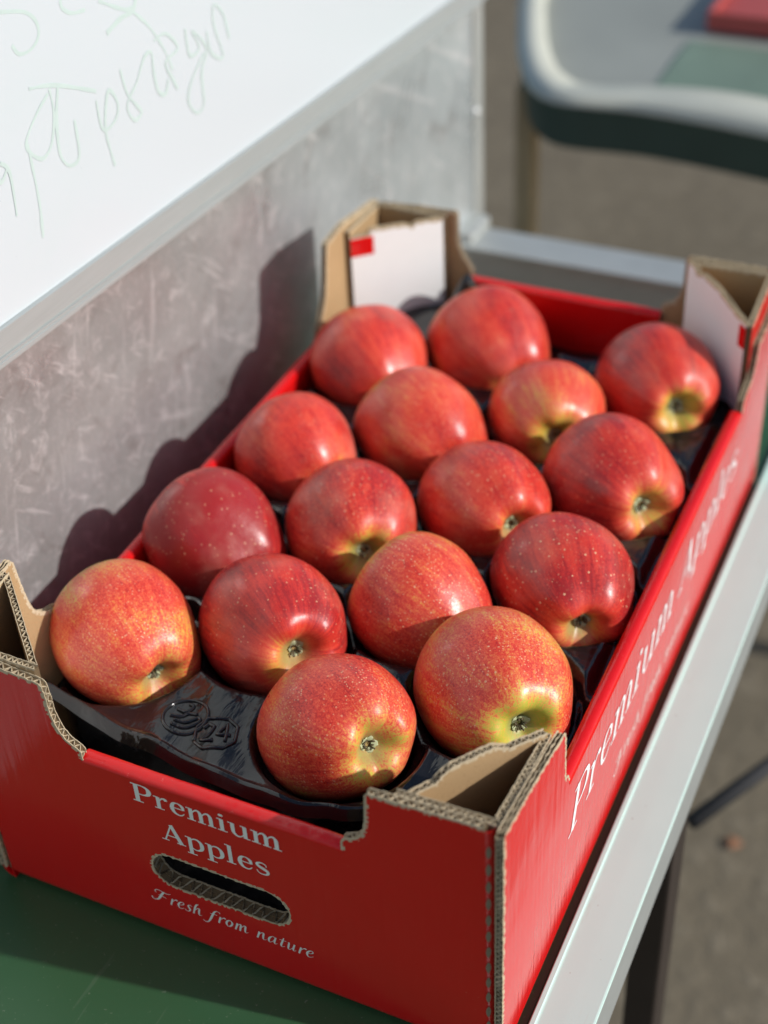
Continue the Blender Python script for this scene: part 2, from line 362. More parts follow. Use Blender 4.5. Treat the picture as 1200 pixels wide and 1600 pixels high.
for i, s_ in enumerate(WS):
    q = spline(s_, 8); q = [(y, z, .75 + .45*noise.noise((y*90, z*90, i))) for y, z in q]
    flat_stroke(m, q, lambda x, y, h: (-.0384 + h, x, y), .0028 if i != 3 else .0042, i*1.2e-5)
m.build('handwriting', M['marker'], wb)

# ------------------------------------------------------------ corrugated box
box = empty('apple_box', (0, 0, 0)); tag(box, 'open red cardboard box reading Premium Apples with raised kraft corners', 'box')
L = .509; W = .30
T = .0040
def frame_map(org, u, nrm):
    org = Vector(org); u = Vector(u); nrm = Vector(nrm)
    return lambda s, z, d: org + u*s + Vector((0, 0, z)) + nrm*d     # d: outwards
def panel(name, fm, contour, mats, parent, t=T, hole=None, label=None):
    """contour closed [(s,z)], thickness t inwards from d=0. mats: outer, inner, edge"""
    loops = [contour] + ([hole] if hole else [])
    flat = [p for lp in loops for p in lp]
    tris = tessellate_polygon([[Vector((p[0], p[1], 0)) for p in lp] for lp in loops])
    m = MB(); nf = len(flat)
    m.v = [tuple(fm(s, z, 0)) for s, z in flat] + [tuple(fm(s, z, -t)) for s, z in flat]
    for tr in tris:
        m.f.append(tuple(tr)); m.m.append(0); m.f.append(tuple(i+nf for i in tr)[::-1]); m.m.append(1)
    b = 0
    for lp in loops:
        k = len(lp)
        for i in range(k):
            j = (i+1) % k; m.f.append((b+i, b+j, b+j+nf, b+i+nf)); m.m.append(2)
        b += k
    me = bpy.data.meshes.new(name); me.from_pydata(m.v, [], m.f)
    bm = bmesh.new(); bm.from_mesh(me); bmesh.ops.recalc_face_normals(bm, faces=bm.faces); bm.to_mesh(me); bm.free()
    o = link(name, me, mats, parent)
    for p, mi in zip(me.polygons, m.m): p.material_index = mi
    if label: o['label'] = label
    return o
def fluted_edge(fm, path, parent, t=T, d0=0, zig=True, pitch=.0045, proud=.0013, rough=.00030):
    """open corrugated cut along path [(s,z)]: two liners and the wave between them. inside of board is to the right of path"""
    P_ = [Vector(p) for p in path]
    # resample
    L_ = [0]
    for i in range(1, len(P_)): L_.append(L_[-1] + (P_[i]-P_[i-1]).length)
    tot = L_[-1]
    def at(q):
        q = max(0, min(tot, q)); i = 1
        while i < len(L_)-1 and L_[i] < q: i += 1
        f = (q-L_[i-1])/max(1e-9, L_[i]-L_[i-1]); p = P_[i-1].lerp(P_[i], f); tt = (P_[i]-P_[i-1]).normalized()
        return p, Vector((-tt.y, tt.x))
    m = MB()
    # liners
    for a0, a1 in ((0, .00042), (t-.00042, t)):
        n_ = max(2, int(tot/.0011)); vs = []
        for i in range(n_+1):
            p, nn = at(tot*i/n_); h = proud*(1+.25*noise.noise((p.x*500, p.y*500, a0*1e4))) ; jj = rough*noise.noise((p.x*700, p.y*700, a1*3e4))
            for (hh, dd) in ((-.001, a0), (h, a0+.00004), (h, a1-.00004), (-.001, a1)):
                q = p + nn*hh; vs.append(fm(q.x, q.y, -(dd+jj+d0)))
        fs = [(4*i+k, 4*i+k+1, 4*i+k+5, 4*i+k+4) for i in range(n_) for k in range(3)]
        m.add(vs, fs)
    n_ = max(4, int(tot/(pitch/2))) if zig else max(4, int(tot/.003)); sub = 3
    def dd_at(q):
        if not zig: return t*.5 + .0003*math.sin(q*900)
        ph = q/pitch*math.pi*2 + 2.4*noise.noise((q*110, t*99, d0*700)); return t*.5 + (t*.5-.0007)*math.sin(ph)*.98
    k_ = n_*sub; vs = []; th = .00034
    for i in range(k_+1):
        q = tot*i/k_; p, nn = at(q); e = tot/k_*.5
        dq = (dd_at(q+e)-dd_at(q-e))/(2*e); ln = math.sqrt(1+dq*dq); tt = Vector((nn.y, -nn.x))
        h = proud*.8*(1+.4*noise.noise((q*600, 5, d0*900)) + .9*noise.noise((q*70, 8, d0*300)))
        for (hh, o_) in ((-.001, -1), (h, -1), (h, 1), (-.001, 1)):
            pp = p + nn*hh + tt*(-dq/ln*th*.5*o_); vs.append(fm(pp.x, pp.y, -(d0 + dd_at(q) + th*.5*o_/ln)))
    m.add(vs, [(4*i+k, 4*i+k+1, 4*i+k+5, 4*i+k+4) for i in range(k_) for k in range(3)])
    o = m.build('corrugated_edge', M['liner'], parent, kind='stuff'); return o
def rim_roll(fm, s0, s1, z, r, parent, dc, tail_in=.012):
    """folded-over rounded rim"""
    m = MB(); n_ = 60; k = 10; vs = []
    for i in range(n_+1):
        s = s0+(s1-s0)*i/n_; wz = .0005*noise.noise((s*22, z*40, dc*90)) + .00018*noise.noise((s*160, 2, dc*50))
        for j in range(k+1):
            an = math.pi*j/k; q = .88+.12*abs(math.cos(an*1.0))
            vs.append(fm(s, z + wz + math.sin(an)*r*.8, -dc + math.cos(an)*(r+.0002)))
    m.add(vs, [(i*(k+1)+j, i*(k+1)+j+1, (i+1)*(k+1)+j+1, (i+1)*(k+1)+j) for i in range(n_) for j in range(k)])
    return m.build('folded_rim', M['red'], parent, True)
def jag(pts, amp=.0004, step=.0012):
    out = []
    for (a0, b0), (a1, b1) in zip(pts[:-1], pts[1:]):
        l_ = math.hypot(a1-a0, b1-b0); k = max(1, int(l_/step))
        for i in range(k):
            f = i/k; s, z = a0+(a1-a0)*f, b0+(b1-b0)*f
            out.append((s + amp*noise.noise((s*400, z*400, 1)), z + amp*noise.noise((s*400, z*400, 7))))
    out.append(pts[-1]); return out
RK = [M['red'], M['kraft'], M['core']]
def wall(name, org, u, nrm, left, right, s0, s1, zr, hole=None, zlow=0.0, flap=(.02,.02), flap_depth=.045, zig=True, top_only=False, label=None):
    """left/right: wing contours. left from (s0, top) to rim start, right from rim end to top at s1."""
    fm = frame_map(org, u, nrm)
    lw = jag(left); rw = jag(right)
    a_, b_ = left[-1][0], right[0][0]
    contour = [(s0, .0085)] + [(s1, .0085)] + rw[::-1] + [(b_, zr), (a_, zr)] + lw[::-1]
    o = panel(name, fm, contour, RK, box, hole=hole, label=label)
    fluted_edge(fm, lw, o, zig=zig); fluted_edge(fm, rw, o, zig=zig)
    rim_roll(fm, a_+.0004, b_-.0004, zr-.0003, .0041, o, .0041)
    mb_ = MB(); k = 8; rb = .0085
    vs = [fm(s, rb - math.sin(math.pi/2*j/k)*rb*.97, -(1-math.cos(math.pi/2*j/k))*rb*.9) for j in range(k+1) for s in (s0, s1)]
    mb_.add(vs, [(2*j, 2*j+1, 2*j+3, 2*j+2) for j in range(k)]); mb_.build('bottom_fold', M['red'], o, True)
    f = panel('folded_flap', frame_map(Vector(org)-Vector(nrm)*.0043, u, nrm), [(a_+.0006, zr-.0006), (a_+.004, zr-flap_depth), (b_-.004, zr-flap_depth), (b_-.0006, zr-.0006)], [M['kraft'], M['red'], M['core']], o, t=.0038)
    return o, fm
# end panels (short sides). Slot handle in each
def slot(cx, cz, hw, hh, k=10):
    pts = []
    for sx, a0 in ((1, -90), (-1, 90)):
        for i in range(k+1):
            an = math.radians(a0+180*i/k); r = hh
            pts.append((cx + sx*(hw-hh) + math.cos(an)*hh*(1 if sx > 0 else 1), cz + math.sin(an)*hh))
    return pts
sl_ = slot(.1475, .0605, .0405, .0130)
F_left = [(.0075,.1790),(.0300,.1755),(.0615,.1722)] + spline([(.0625,.1718),(.0634,.1646),(.0642,.1500),(.0690,.1380),(.0752,.1335)], 4) + [(.0772,.1320),(.0772,.1262)]
F_right = [(.2212,.1262),(.2212,.1322)] + spline([(.2225,.1345),(.2290,.1378),(.2335,.1470),(.2350,.1620),(.2352,.1705)], 4) + [(.2600,.1716),(.2905,.1730)]
front, ffm = wall('end_panel', (0, 0, 0), (1, 0, 0), (0, -1, 0), F_left, F_right, .0075, .2905, .1254, hole=sl_, label='end panel with lettering and slot handle')
R_left = [(.0075,.1765),(.0350,.1785),(.0665,.1792)] + spline([(.0672,.1788),(.0675,.1600),(.0700,.1500),(.0765,.1390)], 4) + [(.0785,.1355),(.0785,.1300)]
R_right = [(.2225,.1300),(.2225,.1355)] + spline([(.2240,.1365),(.2310,.1400),(.2362,.1520),(.2368,.1650),(.2370,.1752)], 4) + [(.2640,.1756),(.2905,.1758)]
rear, rfm = wall('end_panel', (0, L, 0), (1, 0, 0), (0, 1, 0), R_left, R_right, .0075, .2905, .1288, hole=slot(.15, .0605, .0405, .0130), label='far end panel')
# side panels
S_front = [(.0,.1732),(.0300,.1690),(.0745,.1602)] + spline([(.0770,.1590),(.0785,.1500),(.0795,.1350),(.0805,.1240)], 4) + [(.0850,.1215),(.0870,.1165)]
S_rear = [(.4260,.1165),(.4275,.1235)] + spline([(.4310,.1250),(.4480,.1290),(.4545,.1400),(.4575,.1485)], 4) + [(.4800,.1500),(.5090,.1570)]
side, sfm = wall('side_panel', (W, 0, 0), (0, 1, 0), (1, 0, 0), S_front, S_rear, 0, L, .1140, zig=False, label='side panel with slanted lettering')
Lf = [(.0,.1775),(.0300,.1800),(.0600,.1822)] + spline([(.0618,.1815),(.0640,.1600),(.0680,.1430),(.0770,.1340),(.0850,.1310)], 4) + [(.0880,.1295),(.0885,.1175)]
Lr = [(.4060,.1175),(.4070,.1260)] + spline([(.4100,.1290),(.4190,.1440),(.4230,.1600),(.4270,.1820)], 4) + [(.4530,.1850),(.5090,.1775)]
side2, lfm = wall('side_panel', (0, 0, 0), (0, 1, 0), (-1, 0, 0), Lf, Lr, 0, L, .1150, zig=False, label='side panel against the grey sheet')
# open cut at both ends of the side panels (zigzag seen end on)
for fm, s_, o_, zt in ((sfm, 0, side, .1732), (lfm, 0, side2, .1775)):
    fluted_edge(fm, jag([(0, .0085), (0, zt)], .0002), o_, zig=True, pitch=.0036)
for fm, o_, zt in ((sfm, side, .1570), (lfm, side2, .1775)):
    fluted_edge(fm, jag([(L, zt), (L, .0005)], .0002), o_, zig=True, pitch=.0036)
# slot handle cut edge
sp_ = jag(sl_[::-1] + [sl_[-1]], .0005); fluted_edge(ffm, sp_, front, t=.0080, zig=True, proud=.0008, pitch=.0062, rough=.0006)
# second layer behind the slot (the doubled board)
fmi = frame_map((0, .0043, 0), (1, 0, 0), (0, -1, 0))
in_l = panel('inner_layer', fmi, [(.055,.006),(.240,.006),(.240,.0785),(.055,.0785)], [M['kraft'], M['core'], M['core']], front, t=.0038, hole=sl_)
# bottom
m = MB(); m.box((.0045,.0045,.0002), (.2955,L-.0045,.0042)); m.build('bottom_panel', M['kraft'], box)
# rounded red fold where the end panel turns in, with its row of cuts
def fold(x, y, sx, sy, ztop, cuts, parent):
    m = MB(); k = 8; r = .0048; vs = []
    for j in range(k+1):
        an = math.pi/2*j/k
        for z in (0, ztop): vs.append((x + sx*math.sin(an)*r*.85, y + sy*(-math.cos(an)*r + r), z))
    m.add(vs, [(2*j, 2*j+2, 2*j+3, 2*j+1) for j in range(k)])
    ob = m.build('corner_fold', M['red'], parent, True)
    if cuts:
        z = ztop-.014
        while z > .006:
            c_ = MB(); vs = []; cc = 10
            for i in range(cc+1):
                f = i/cc; zz = z - .0042 + .0084*f; hw = .00125*math.sin(math.pi*f)**.7 + .00005
                for q in (-1, 1):
                    an = math.radians(26) + q*hw/r; rr = r*1.06
                    vs.append((x + sx*math.sin(an)*rr*.85, y + sy*(-math.cos(an)*rr + r), zz))
            c_.add(vs, [(2*i, 2*i+1, 2*i+3, 2*i+2) for i in range(cc)])
            c_.build('perforation', M['cut'], ob)
            z -= .0118
    return ob
fold(.2905, 0, 1, 1, .1728, True, front); fold(.0075, 0, -1, 1, .1785, True, front)
fold(.2905, L, 1, -1, .1755, False, rear); fold(.0075, L, -1, -1, .1760, False, rear)
# corner posts: inner doubled layer, return wall, diagonal flap
def post(corner, sx, sy, x_d, y_d, ztop_c, ztop_t, prof_d, white, patch=None):
    """corner = inside corner; the post runs x_d along the end panel and y_d along the side"""
    cx, cy = corner
    po = empty('corner_post', (0, 0, 0)); po.parent = box
    def bd(name, p0, p1, n_, top, mats, t, zig=True, edge_ends=(False, False)):
        d_ = Vector((p1[0]-p0[0], p1[1]-p0[1], 0)); l_ = d_.length; u_ = d_/l_
        fm = frame_map((p0[0], p0[1], 0), u_, n_)
        tp = jag([(f*l_, z) for f, z in top], .0003)
        o = panel(name, fm, [(0, .0045), (l_, .0045)] + tp[::-1], mats, po, t=t)
        fluted_edge(fm, tp, o, t=t, zig=zig, pitch=.0034)
        for e, flag in enumerate(edge_ends):
            if flag: fluted_edge(fm, jag([(0, .06), (0, tp[0][1])] if e == 0 else [(l_, tp[-1][1]), (l_, .06)], .0002), o, t=t, zig=True)
        return o, fm, l_
    # doubled layer on the end panel
    bd('post_wall', (cx, cy + sy*.0001), (cx + sx*x_d, cy + sy*.0001), (0, -sy, 0), [(0, ztop_c-.0006), (1, ztop_c-.0016)], [M['kraft'], M['kraft'], M['core']], .0036)
    # return wall by the side panel
    bd('post_wall', (cx + 0, cy + sy*.0045), (cx + 0, cy + sy*y_d), (-sx, 0, 0), [(0, ztop_c-.001), (1, ztop_t)], [M['red'], M['kraft'], M['core']], .0036)
    # diagonal
    p0 = Vector((cx + sx*(x_d-.001), cy + sy*.0046, 0)); p1 = Vector((cx + sx*.0040, cy + sy*(y_d-.0005), 0))
    dv = (p1-p0).normalized(); nn = Vector((-dv.y, dv.x, 0))
    if nn.dot(Vector((sx, sy, 0))) < 0: nn = -nn
    o, fm, l_ = bd('post_flap', p0, p1, nn, prof_d, [M['white_paper'] if white else M['kraft'], M['kraft'], M['core']], .0036)
    if patch:
        f0, f1, z0, z1 = patch; m = MB()
        m.add([fm(f0*l_, z0, .0002), fm(f1*l_, z0, .0002), fm(f1*l_, z1, .0002), fm(f0*l_, z1, .0002)], [(0,1,2,3)])
        m.build('print_patch', M['red'], o)
    return po
st_ = [(0,.1650),(.06,.1662),(.22,.1668),(.27,.1700),(.33,.1722),(.62,.1722),(.68,.1690),(.72,.1672),(1,.1655)]
post((.2955,.0043), -1, 1, .0490, .0665, .1722, .1622, st_, True)
post((.0045,.0043), 1, 1, .0530, .0500, .1775, .1815, [(0,.1712),(.2,.1725),(.45,.1755),(.8,.1795),(1,.1800)], True)
post((.0045,L-.0043), 1, -1, .0560, .0520, .1785, .1795, [(0,.1760),(.28,.1765),(.34,.1740),(.42,.1770),(.78,.1780),(.80,.1745),(1,.1745)], True, (.755,1.0,.160,.1742))
post((.2955,L-.0043), -1, -1, .0575, .0560, .1755, .1655, [(0,.1745),(.1,.1750),(.16,.1715),(.24,.1740),(.5,.1735),(.8,.1675),(1,.1655)], True, (.90,1.0,.148,.1640))

# ------------------------------------------------------------ lettering, drawn stroke by stroke
sf = lambda x0, x1, y: [(x0, y, .075), (x1, y, .075)]
GL = {
 'P': (1.32, [[(.32,0,.27),(.32,1.42,.27)], sf(.02,.5,1.385), sf(.02,.66,.037), ('s', [(.35,1.385,.08),(.75,1.39,.09),(1.02,1.28,.2),(1.12,1.05,.29),(1.02,.80,.2),(.75,.68,.09),(.38,.67,.08)])]),
 'r': (.93, [[(.32,0,.23),(.32,.95,.23)], sf(.05,.64,.037), sf(.05,.35,.93), ('s', [(.40,.62,.06),(.50,.82,.08),(.64,.93,.12),(.78,.90,.2),(.83,.80,.2)])]),
 'e': (1.06, [[(.24,.54,.07),(.92,.54,.07)], ('s', [(.92,.52,.15),(.88,.78,.2),(.72,.93,.12),(.56,.965,.07),(.34,.86,.17),(.23,.5,.25),(.34,.16,.2),(.6,.03,.10),(.80,.09,.08),(.95,.26,.05)])]),
 'm': (1.86, [[(.32,0,.23),(.32,.95,.23)], sf(.05,.58,.037), sf(.05,.35,.93), ('s', [(.40,.62,.05),(.55,.84,.08),(.74,.94,.13),(.88,.82,.2),(.92,.6,.23),(.92,0,.23)]), sf(.70,1.18,.037),
      ('s', [(1.0,.62,.05),(1.15,.84,.08),(1.34,.94,.13),(1.48,.82,.2),(1.52,.6,.23),(1.52,0,.23)]), sf(1.30,1.80,.037)]),
 'i': (.66, [[(.32,0,.23),(.32,.95,.23)], sf(.05,.62,.037), sf(.05,.35,.93), [(.32,1.17,.12),(.32,1.20,.24),(.32,1.26,.29),(.32,1.32,.24),(.32,1.35,.12)]]),
 'u': (1.36, [('s', [(.32,.95,.23),(.32,.5,.23),(.35,.22,.2),(.50,.05,.14),(.66,.02,.10),(.84,.12,.07),(.96,.32,.05)]), [(1.04,.95,.23),(1.04,0,.23)], sf(.05,.35,.93), sf(.78,1.08,.93), sf(1.02,1.32,.037)]),
 'A': (1.50, [[(.22,.04,.09),(.72,1.40,.09)], [(.70,1.42,.24),(1.24,.0,.27)], sf(.42,1.02,.46), sf(0,.46,.037), sf(.94,1.5,.037)]),
 'p': (1.24, [[(.32,-.45,.23),(.32,.95,.23)], sf(.05,.66,-.413), sf(.05,.35,.93), ('s', [(.40,.74,.05),(.56,.90,.09),(.80,.92,.13),(1.0,.74,.21),(1.05,.48,.25),(1.0,.22,.2),(.80,.04,.10),(.56,.03,.08),(.38,.16,.06)])]),
 'l': (.66, [[(.32,0,.23),(.32,1.48,.23)], sf(.05,.62,.037), sf(.05,.35,1.46)]),
 's': (.98, [('s', [(.78,.70,.05),(.74,.88,.07),(.52,.96,.09),(.30,.88,.13),(.23,.74,.18),(.36,.60,.2),(.58,.50,.22),(.80,.38,.2),(.84,.22,.17),(.74,.08,.12),(.50,.02,.08),(.28,.08,.07),(.17,.28,.05)])]),
 ' ': (.6, [])}
SC = {
 'F': (1.55, [('s', [(-.05,.28,.12),(.0,.08,.1),(.25,.0,.08),(.52,.16,.14),(.68,.55,.2),(.80,.98,.2),(.96,1.34,.16),(1.02,1.42,.06)]), ('s', [(.28,1.02,.05),(.16,1.20,.08),(.24,1.42,.07),(.55,1.48,.06),(.98,1.36,.08),(1.35,1.34,.06),(1.60,1.48,.03)]), ('s', [(.52,.80,.04),(.90,.74,.07),(1.25,.66,.05)])]),
 'r': (.70, [[(.2,0,.15),(.24,.5,.16),(.27,.92,.15)], ('s', [(.28,.5,.04),(.45,.82,.06),(.62,.95,.13),(.73,.86,.12)])]),
 'e': (.74, [('s', [(.20,.46,.04),(.45,.55,.05),(.62,.76,.1),(.50,.96,.06),(.26,.80,.13),(.15,.42,.18),(.28,.06,.1),(.50,.05,.05),(.72,.24,.03)])]),
 's': (.66, [('s', [(.62,.84,.06),(.47,.96,.06),(.29,.80,.12),(.40,.56,.18),(.52,.30,.15),(.40,.05,.07),(.20,.03,.05),(.08,.18,.07)])]),
 'h': (1.0, [('s', [(.2,0,.14),(.26,.9,.16),(.36,1.35,.14),(.52,1.46,.05)]), ('s', [(.25,.42,.04),(.45,.86,.06),(.65,.90,.13),(.66,.5,.17),(.70,.12,.12),(.82,.04,.05),(.96,.18,.03)])]),
 'f': (.78, [('s', [(-.42,-.34,.08),(-.24,-.50,.06),(.04,-.38,.1),(.20,.1,.17),(.32,.72,.18),(.44,1.25,.15),(.62,1.50,.08),(.84,1.50,.05),(.95,1.34,.09)]), [(.10,.93,.05),(.72,.96,.05)]]),
 'o': (.82, [('s', [(.46,.96,.06),(.23,.76,.15),(.16,.35,.18),(.36,.03,.07),(.60,.26,.15),(.66,.66,.16),(.46,.96,.06)])]),
 'm': (1.42, [[(.2,0,.15),(.25,.5,.16),(.27,.94,.15)], ('s', [(.25,.42,.04),(.42,.84,.06),(.58,.90,.13),(.60,.5,.17),(.60,.0,.15)]), ('s', [(.62,.42,.04),(.82,.84,.06),(1.0,.90,.13),(1.02,.5,.17),(1.06,.12,.12),(1.18,.04,.05),(1.34,.20,.03)])]),
 'n': (1.02, [[(.2,0,.15),(.25,.5,.16),(.27,.94,.15)], ('s', [(.25,.42,.04),(.45,.86,.06),(.65,.90,.13),(.66,.5,.17),(.70,.12,.12),(.82,.04,.05),(.98,.18,.03)])]),
 'a': (1.0, [('s', [(.66,.88,.07),(.42,.95,.06),(.19,.62,.16),(.16,.22,.16),(.30,.04,.06),(.54,.34,.04),(.66,.8,.06)]), ('s', [(.70,.94,.14),(.66,.3,.16),(.74,.04,.07),(.94,.2,.03)])]),
 't': (.66, [('s', [(.36,1.30,.08),(.30,.7,.16),(.26,.2,.15),(.38,.03,.06),(.60,.2,.03)]), [(.04,.93,.05),(.62,.96,.05)]]),
 'u': (1.0, [('s', [(.12,.84,.05),(.22,.94,.1),(.22,.5,.16),(.24,.10,.11),(.42,.08,.05),(.60,.42,.04)]), ('s', [(.70,.94,.14),(.66,.3,.16),(.74,.04,.07),(.94,.2,.03)])]),
 ' ': (.55, [])}
def text(txt, glyphs, place, x, y, size, shear=0, name='lettering', mat=None, parent=None, width=None, weight=1.0):
    adv = sum(glyphs[c][0] for c in txt)
    k = width/(adv*size) if width else 1
    m = MB(); idx = 0
    for c in txt:
        for st in glyphs[c][1]:
            pts = spline(st[1], 7) if isinstance(st, tuple) else st
            q = [((x + (p[0]*k + p[1]*shear)*size), (y + p[1]*size), p[2]*weight) for p in pts]
            flat_stroke(m, q, place, size, idx*4e-6); idx += 1
        x += glyphs[c][0]*k*size
    return m.build(name, mat, parent)
fp = lambda s, z, h: (s, -.00018-h, z)
t1 = text('Premium', GL, fp, .1050, .1098, .0091, 0, 'lettering', M['print_silver'], front, .0835, 1.08)
t2 = text('Apples', GL, fp, .1180, .0865, .0091, 0, 'lettering', M['print_silver'], front, .0615, 1.08)
t3 = text('Fresh from nature', SC, fp, .1030, .0310, .0062, .22, 'lettering', M['print_silver'], front, .0950, 1.1)
sp2_ = lambda s, z, h: (W+.00018+h, s, z)
t4 = text('Premium Apples', GL, sp2_, .0890, .0700, .0200, .30, 'lettering', M['print_white'], side, .335, .85)
t5 = text('Fresh from nature', SC, sp2_, .170, .0330, .0075, .22, 'lettering', M['print_silver'], side, .150)

# ------------------------------------------------------------ apples
AP = [
 ('A',0.0400,0.0962,0.0418, (0.852,-0.518,-0.074)),
 ('B',0.0430,0.1890,0.0401, (0.829,-0.322,-0.456)),
 ('C',0.0483,0.2852,0.0391, (0.816,-0.434,-0.381)),
 ('D',0.0467,0.3995,0.0416, (0.686,-0.581,-0.438)),
 ('E',0.1128,0.1341,0.0413, (0.692,-0.661,0.289)),
 ('F',0.1142,0.2308,0.0406, (0.605,-0.774,0.184)),
 ('G',0.1126,0.3377,0.0421, (0.813,-0.526,-0.250)),
 ('H',0.1167,0.4485,0.0413, (0.724,-0.641,-0.253)),
 ('I',0.1792,0.0795,0.0400, (0.819,-0.477,0.318)),
 ('J',0.1806,0.1815,0.0399, (0.934,-0.285,-0.215)),
 ('K',0.1789,0.2813,0.0390, (0.785,-0.610,0.106)),
 ('L',0.1832,0.3822,0.0393, (0.488,-0.865,0.114)),
 ('M',0.2440,0.1345,0.0424, (0.66,-0.70,0.26)),
 ('N',0.2482,0.2280,0.0401, (0.555,-0.832,-0.012)),
 ('O',0.2459,0.3277,0.0429, (0.723,-0.663,0.193)),
 ('P',0.2398,0.4430,0.0420, (0.588,-0.793,0.159)),
]
ZC = .1108
props = {   # blush, mottle, spots, russet, pale (yellow round the eye), bloom
 'A': (.52,.70,.40,.85,.28,.3), 'B': (1.10,.15,.55,.0,.1,.8), 'C': (.76,.5,.25,.5,.2,.8), 'D': (.78,.4,.2,.3,.15,.7),
 'E': (.86,.25,.60,.3,.50,.5), 'F': (.74,.6,.60,.5,.62,.8), 'G': (.66,.55,.35,.6,.2,.7), 'H': (.70,.45,.25,.3,.2,.6),
 'I': (.64,.75,.45,.95,.36,.3), 'J': (.66,.65,.75,.8,.15,.4), 'K': (.74,.45,.65,.5,.25,.5), 'L': (.60,.5,.25,.4,.45,.5),
 'M': (.51,.75,.75,.85,.62,.2), 'N': (.84,.3,1.,.3,.45,.5), 'O': (.82,.3,.45,.3,.45,.6), 'P': (.82,.10,.25,.1,.65,.6)}
labels = {
 'A': 'orange red speckled apple in the corner left of the embossed tray marks',
 'B': 'dark crimson apple with pale dots against the left rim, behind the front corner apple',
 'C': 'plum red apple at the left rim, third back from the front corner apple',
 'D': 'bright red apple in the far left corner before the white post flap',
 'E': 'deep red apple with green calyx, directly behind the embossed tray marks',
 'F': 'dark red apple with orange flames running into its shadowed calyx, mid tray',
 'G': 'pinkish red apple with a broad white highlight, in front of the two farthest apples',
 'H': 'smooth red apple touching the red far end wall at its middle',
 'I': 'front most red apple with fine pale flecks, just behind the lettered end panel',
 'J': 'dotted red apple partly hidden behind the yellow green apple, calyx out of sight',
 'K': 'smooth red apple with one small round highlight in the middle of the tray',
 'L': 'orange and red apple with a dark calyx hollow, left of the far corner apple',
 'M': 'largest apple, yellow green round its calyx, beside the near raised corner of the box',
 'N': 'crimson apple with the boldest white dots, along the right rim behind the yellow green one',
 'O': 'dark red apple with pinched calyx, third along the right rim',
 'P': 'deep red apple with yellow base in the far right corner by the white post flap'}
PR = [(0,.66),(.05,.665),(.12,.70),(.20,.79),(.29,.875),(.38,.915),(.48,.905),(.60,.83),(.72,.69),(.845,.48),(.95,.22),(1.0,-.03),(.985,-.28),(.92,-.52),(.80,-.70),(.64,-.81),(.48,-.845),(.34,-.82),(.22,-.73),(.11,-.58),(.04,-.48),(0,-.45)]
def apple_mesh(name, R, seed, el):
    rr = random.Random(seed)
    prof = spline(PR, 4); nphi = 72; m = MB(); vs = []
    ph0 = rr.random()*6.28; sq = rr.uniform(-.04, .04); lean = (rr.uniform(-.08, .08), rr.uniform(-.08, .08)); sq_ph = rr.random()*3.14
    for rho, h in prof:
        for k in range(nphi):
            ph = 2*math.pi*k/nphi
            lob = 1 + (.065 if seed != 16 else .03)*math.cos(5*(ph-ph0))*max(0, h)**1.2*min(1, rho*1.4) + sq*math.cos(2*(ph-sq_ph))
            lob += (.040 if seed != 16 else .015)*noise.noise((math.cos(ph)*1.3 + seed*3, math.sin(ph)*1.3, h*1.3))
            hh = h*el + .035*math.cos(5*(ph-ph0))*max(0, h)*math.exp(-((rho-.38)/.2)**2)
            r = max(rho, .002)*lob
            x, y = r*math.cos(ph), r*math.sin(ph)
            vs.append(((x + lean[0]*hh)*R, (y + lean[1]*hh)*R, hh*R))
    m.add(vs, [(i*nphi+k, (i+1)*nphi+k, (i+1)*nphi+(k+1)%nphi, i*nphi+(k+1)%nphi) for i in range(len(prof)-1) for k in range(nphi)])
    return m.build(name, M['apple'], None, True), lean
def calyx(parent, R, seed, el, lean):
    rr = random.Random(seed*5+1); m = MB(); zb_ = .655*el*R; cx, cy = lean[0]*zb_, lean[1]*zb_
    for k in range(5):
        an = 2*math.pi*k/5 + rr.uniform(-.25, .25); l_ = R*rr.uniform(.13, .20); w0 = R*.075
        pts = []; curl = rr.uniform(.5, 1.3)
        for i in range(7):
            f = i/6; out = R*.045 + l_*math.sin(f*curl*1.6)/1.6*(.8); up = l_*.75*f - l_*.45*f*f*curl
            tw = w0*(1-f)**.8 + R*.004
            c = Vector((math.cos(an + f*rr.uniform(-.2, .2)), math.sin(an), 0)); s_ = Vector((-math.sin(an), math.cos(an), 0))
            p = Vector((cx, cy, zb_)) + c*out + Vector((0, 0, up)); pts += [p + s_*tw, p + Vector((0, 0, tw*.5)), p - s_*tw]
        m.add(pts, [(3*i+j, 3*i+j+1, 3*i+j+4, 3*i+j+3) for i in range(6) for j in range(2)])
    for k in range(13):
        an = rr.random()*6.28; p = Vector((cx + math.cos(an)*R*.03, cy + math.sin(an)*R*.03, zb_-.0005)); q = p + Vector((math.cos(an)*R*.05, math.sin(an)*R*.05, R*rr.uniform(.07, .13)))
        m.tube([p, (p+q)*.5 + Vector((0, 0, R*.02)), q], [R*.010, R*.008, R*.013], 5, 1)
    return m.build('calyx', [M['sepal'], M['stamen']], parent, True)
for i, (nm, x, y, R, ax) in enumerate(AP):
    ax = Vector(ax); ax.z = max(ax.z, -.22); ax.normalize()
    el = 1.02 + .06*math.sin(i*2.1)
    o, lean = apple_mesh('apple', R*.975, i+1, el)
    q = ax.to_track_quat('Z', 'Y') @ Matrix.Rotation(i*1.37, 4, 'Z').to_quaternion()
    o.rotation_mode = 'QUATERNION'; o.rotation_quaternion = q; o.location = (x, y, ZC)
    b = props[nm]
    o['seed'] = 3.7*i+1.3; o['blush'] = b[0]; o['mottle'] = b[1]; o['spots'] = b[2]; o['russet'] = b[3]; o['pale'] = b[4]; o['bloom'] = b[5]
    tag(o, labels[nm], 'apple', 'apples set in rows in the black tray')
    calyx(o, R*.975, i+1, el, lean)

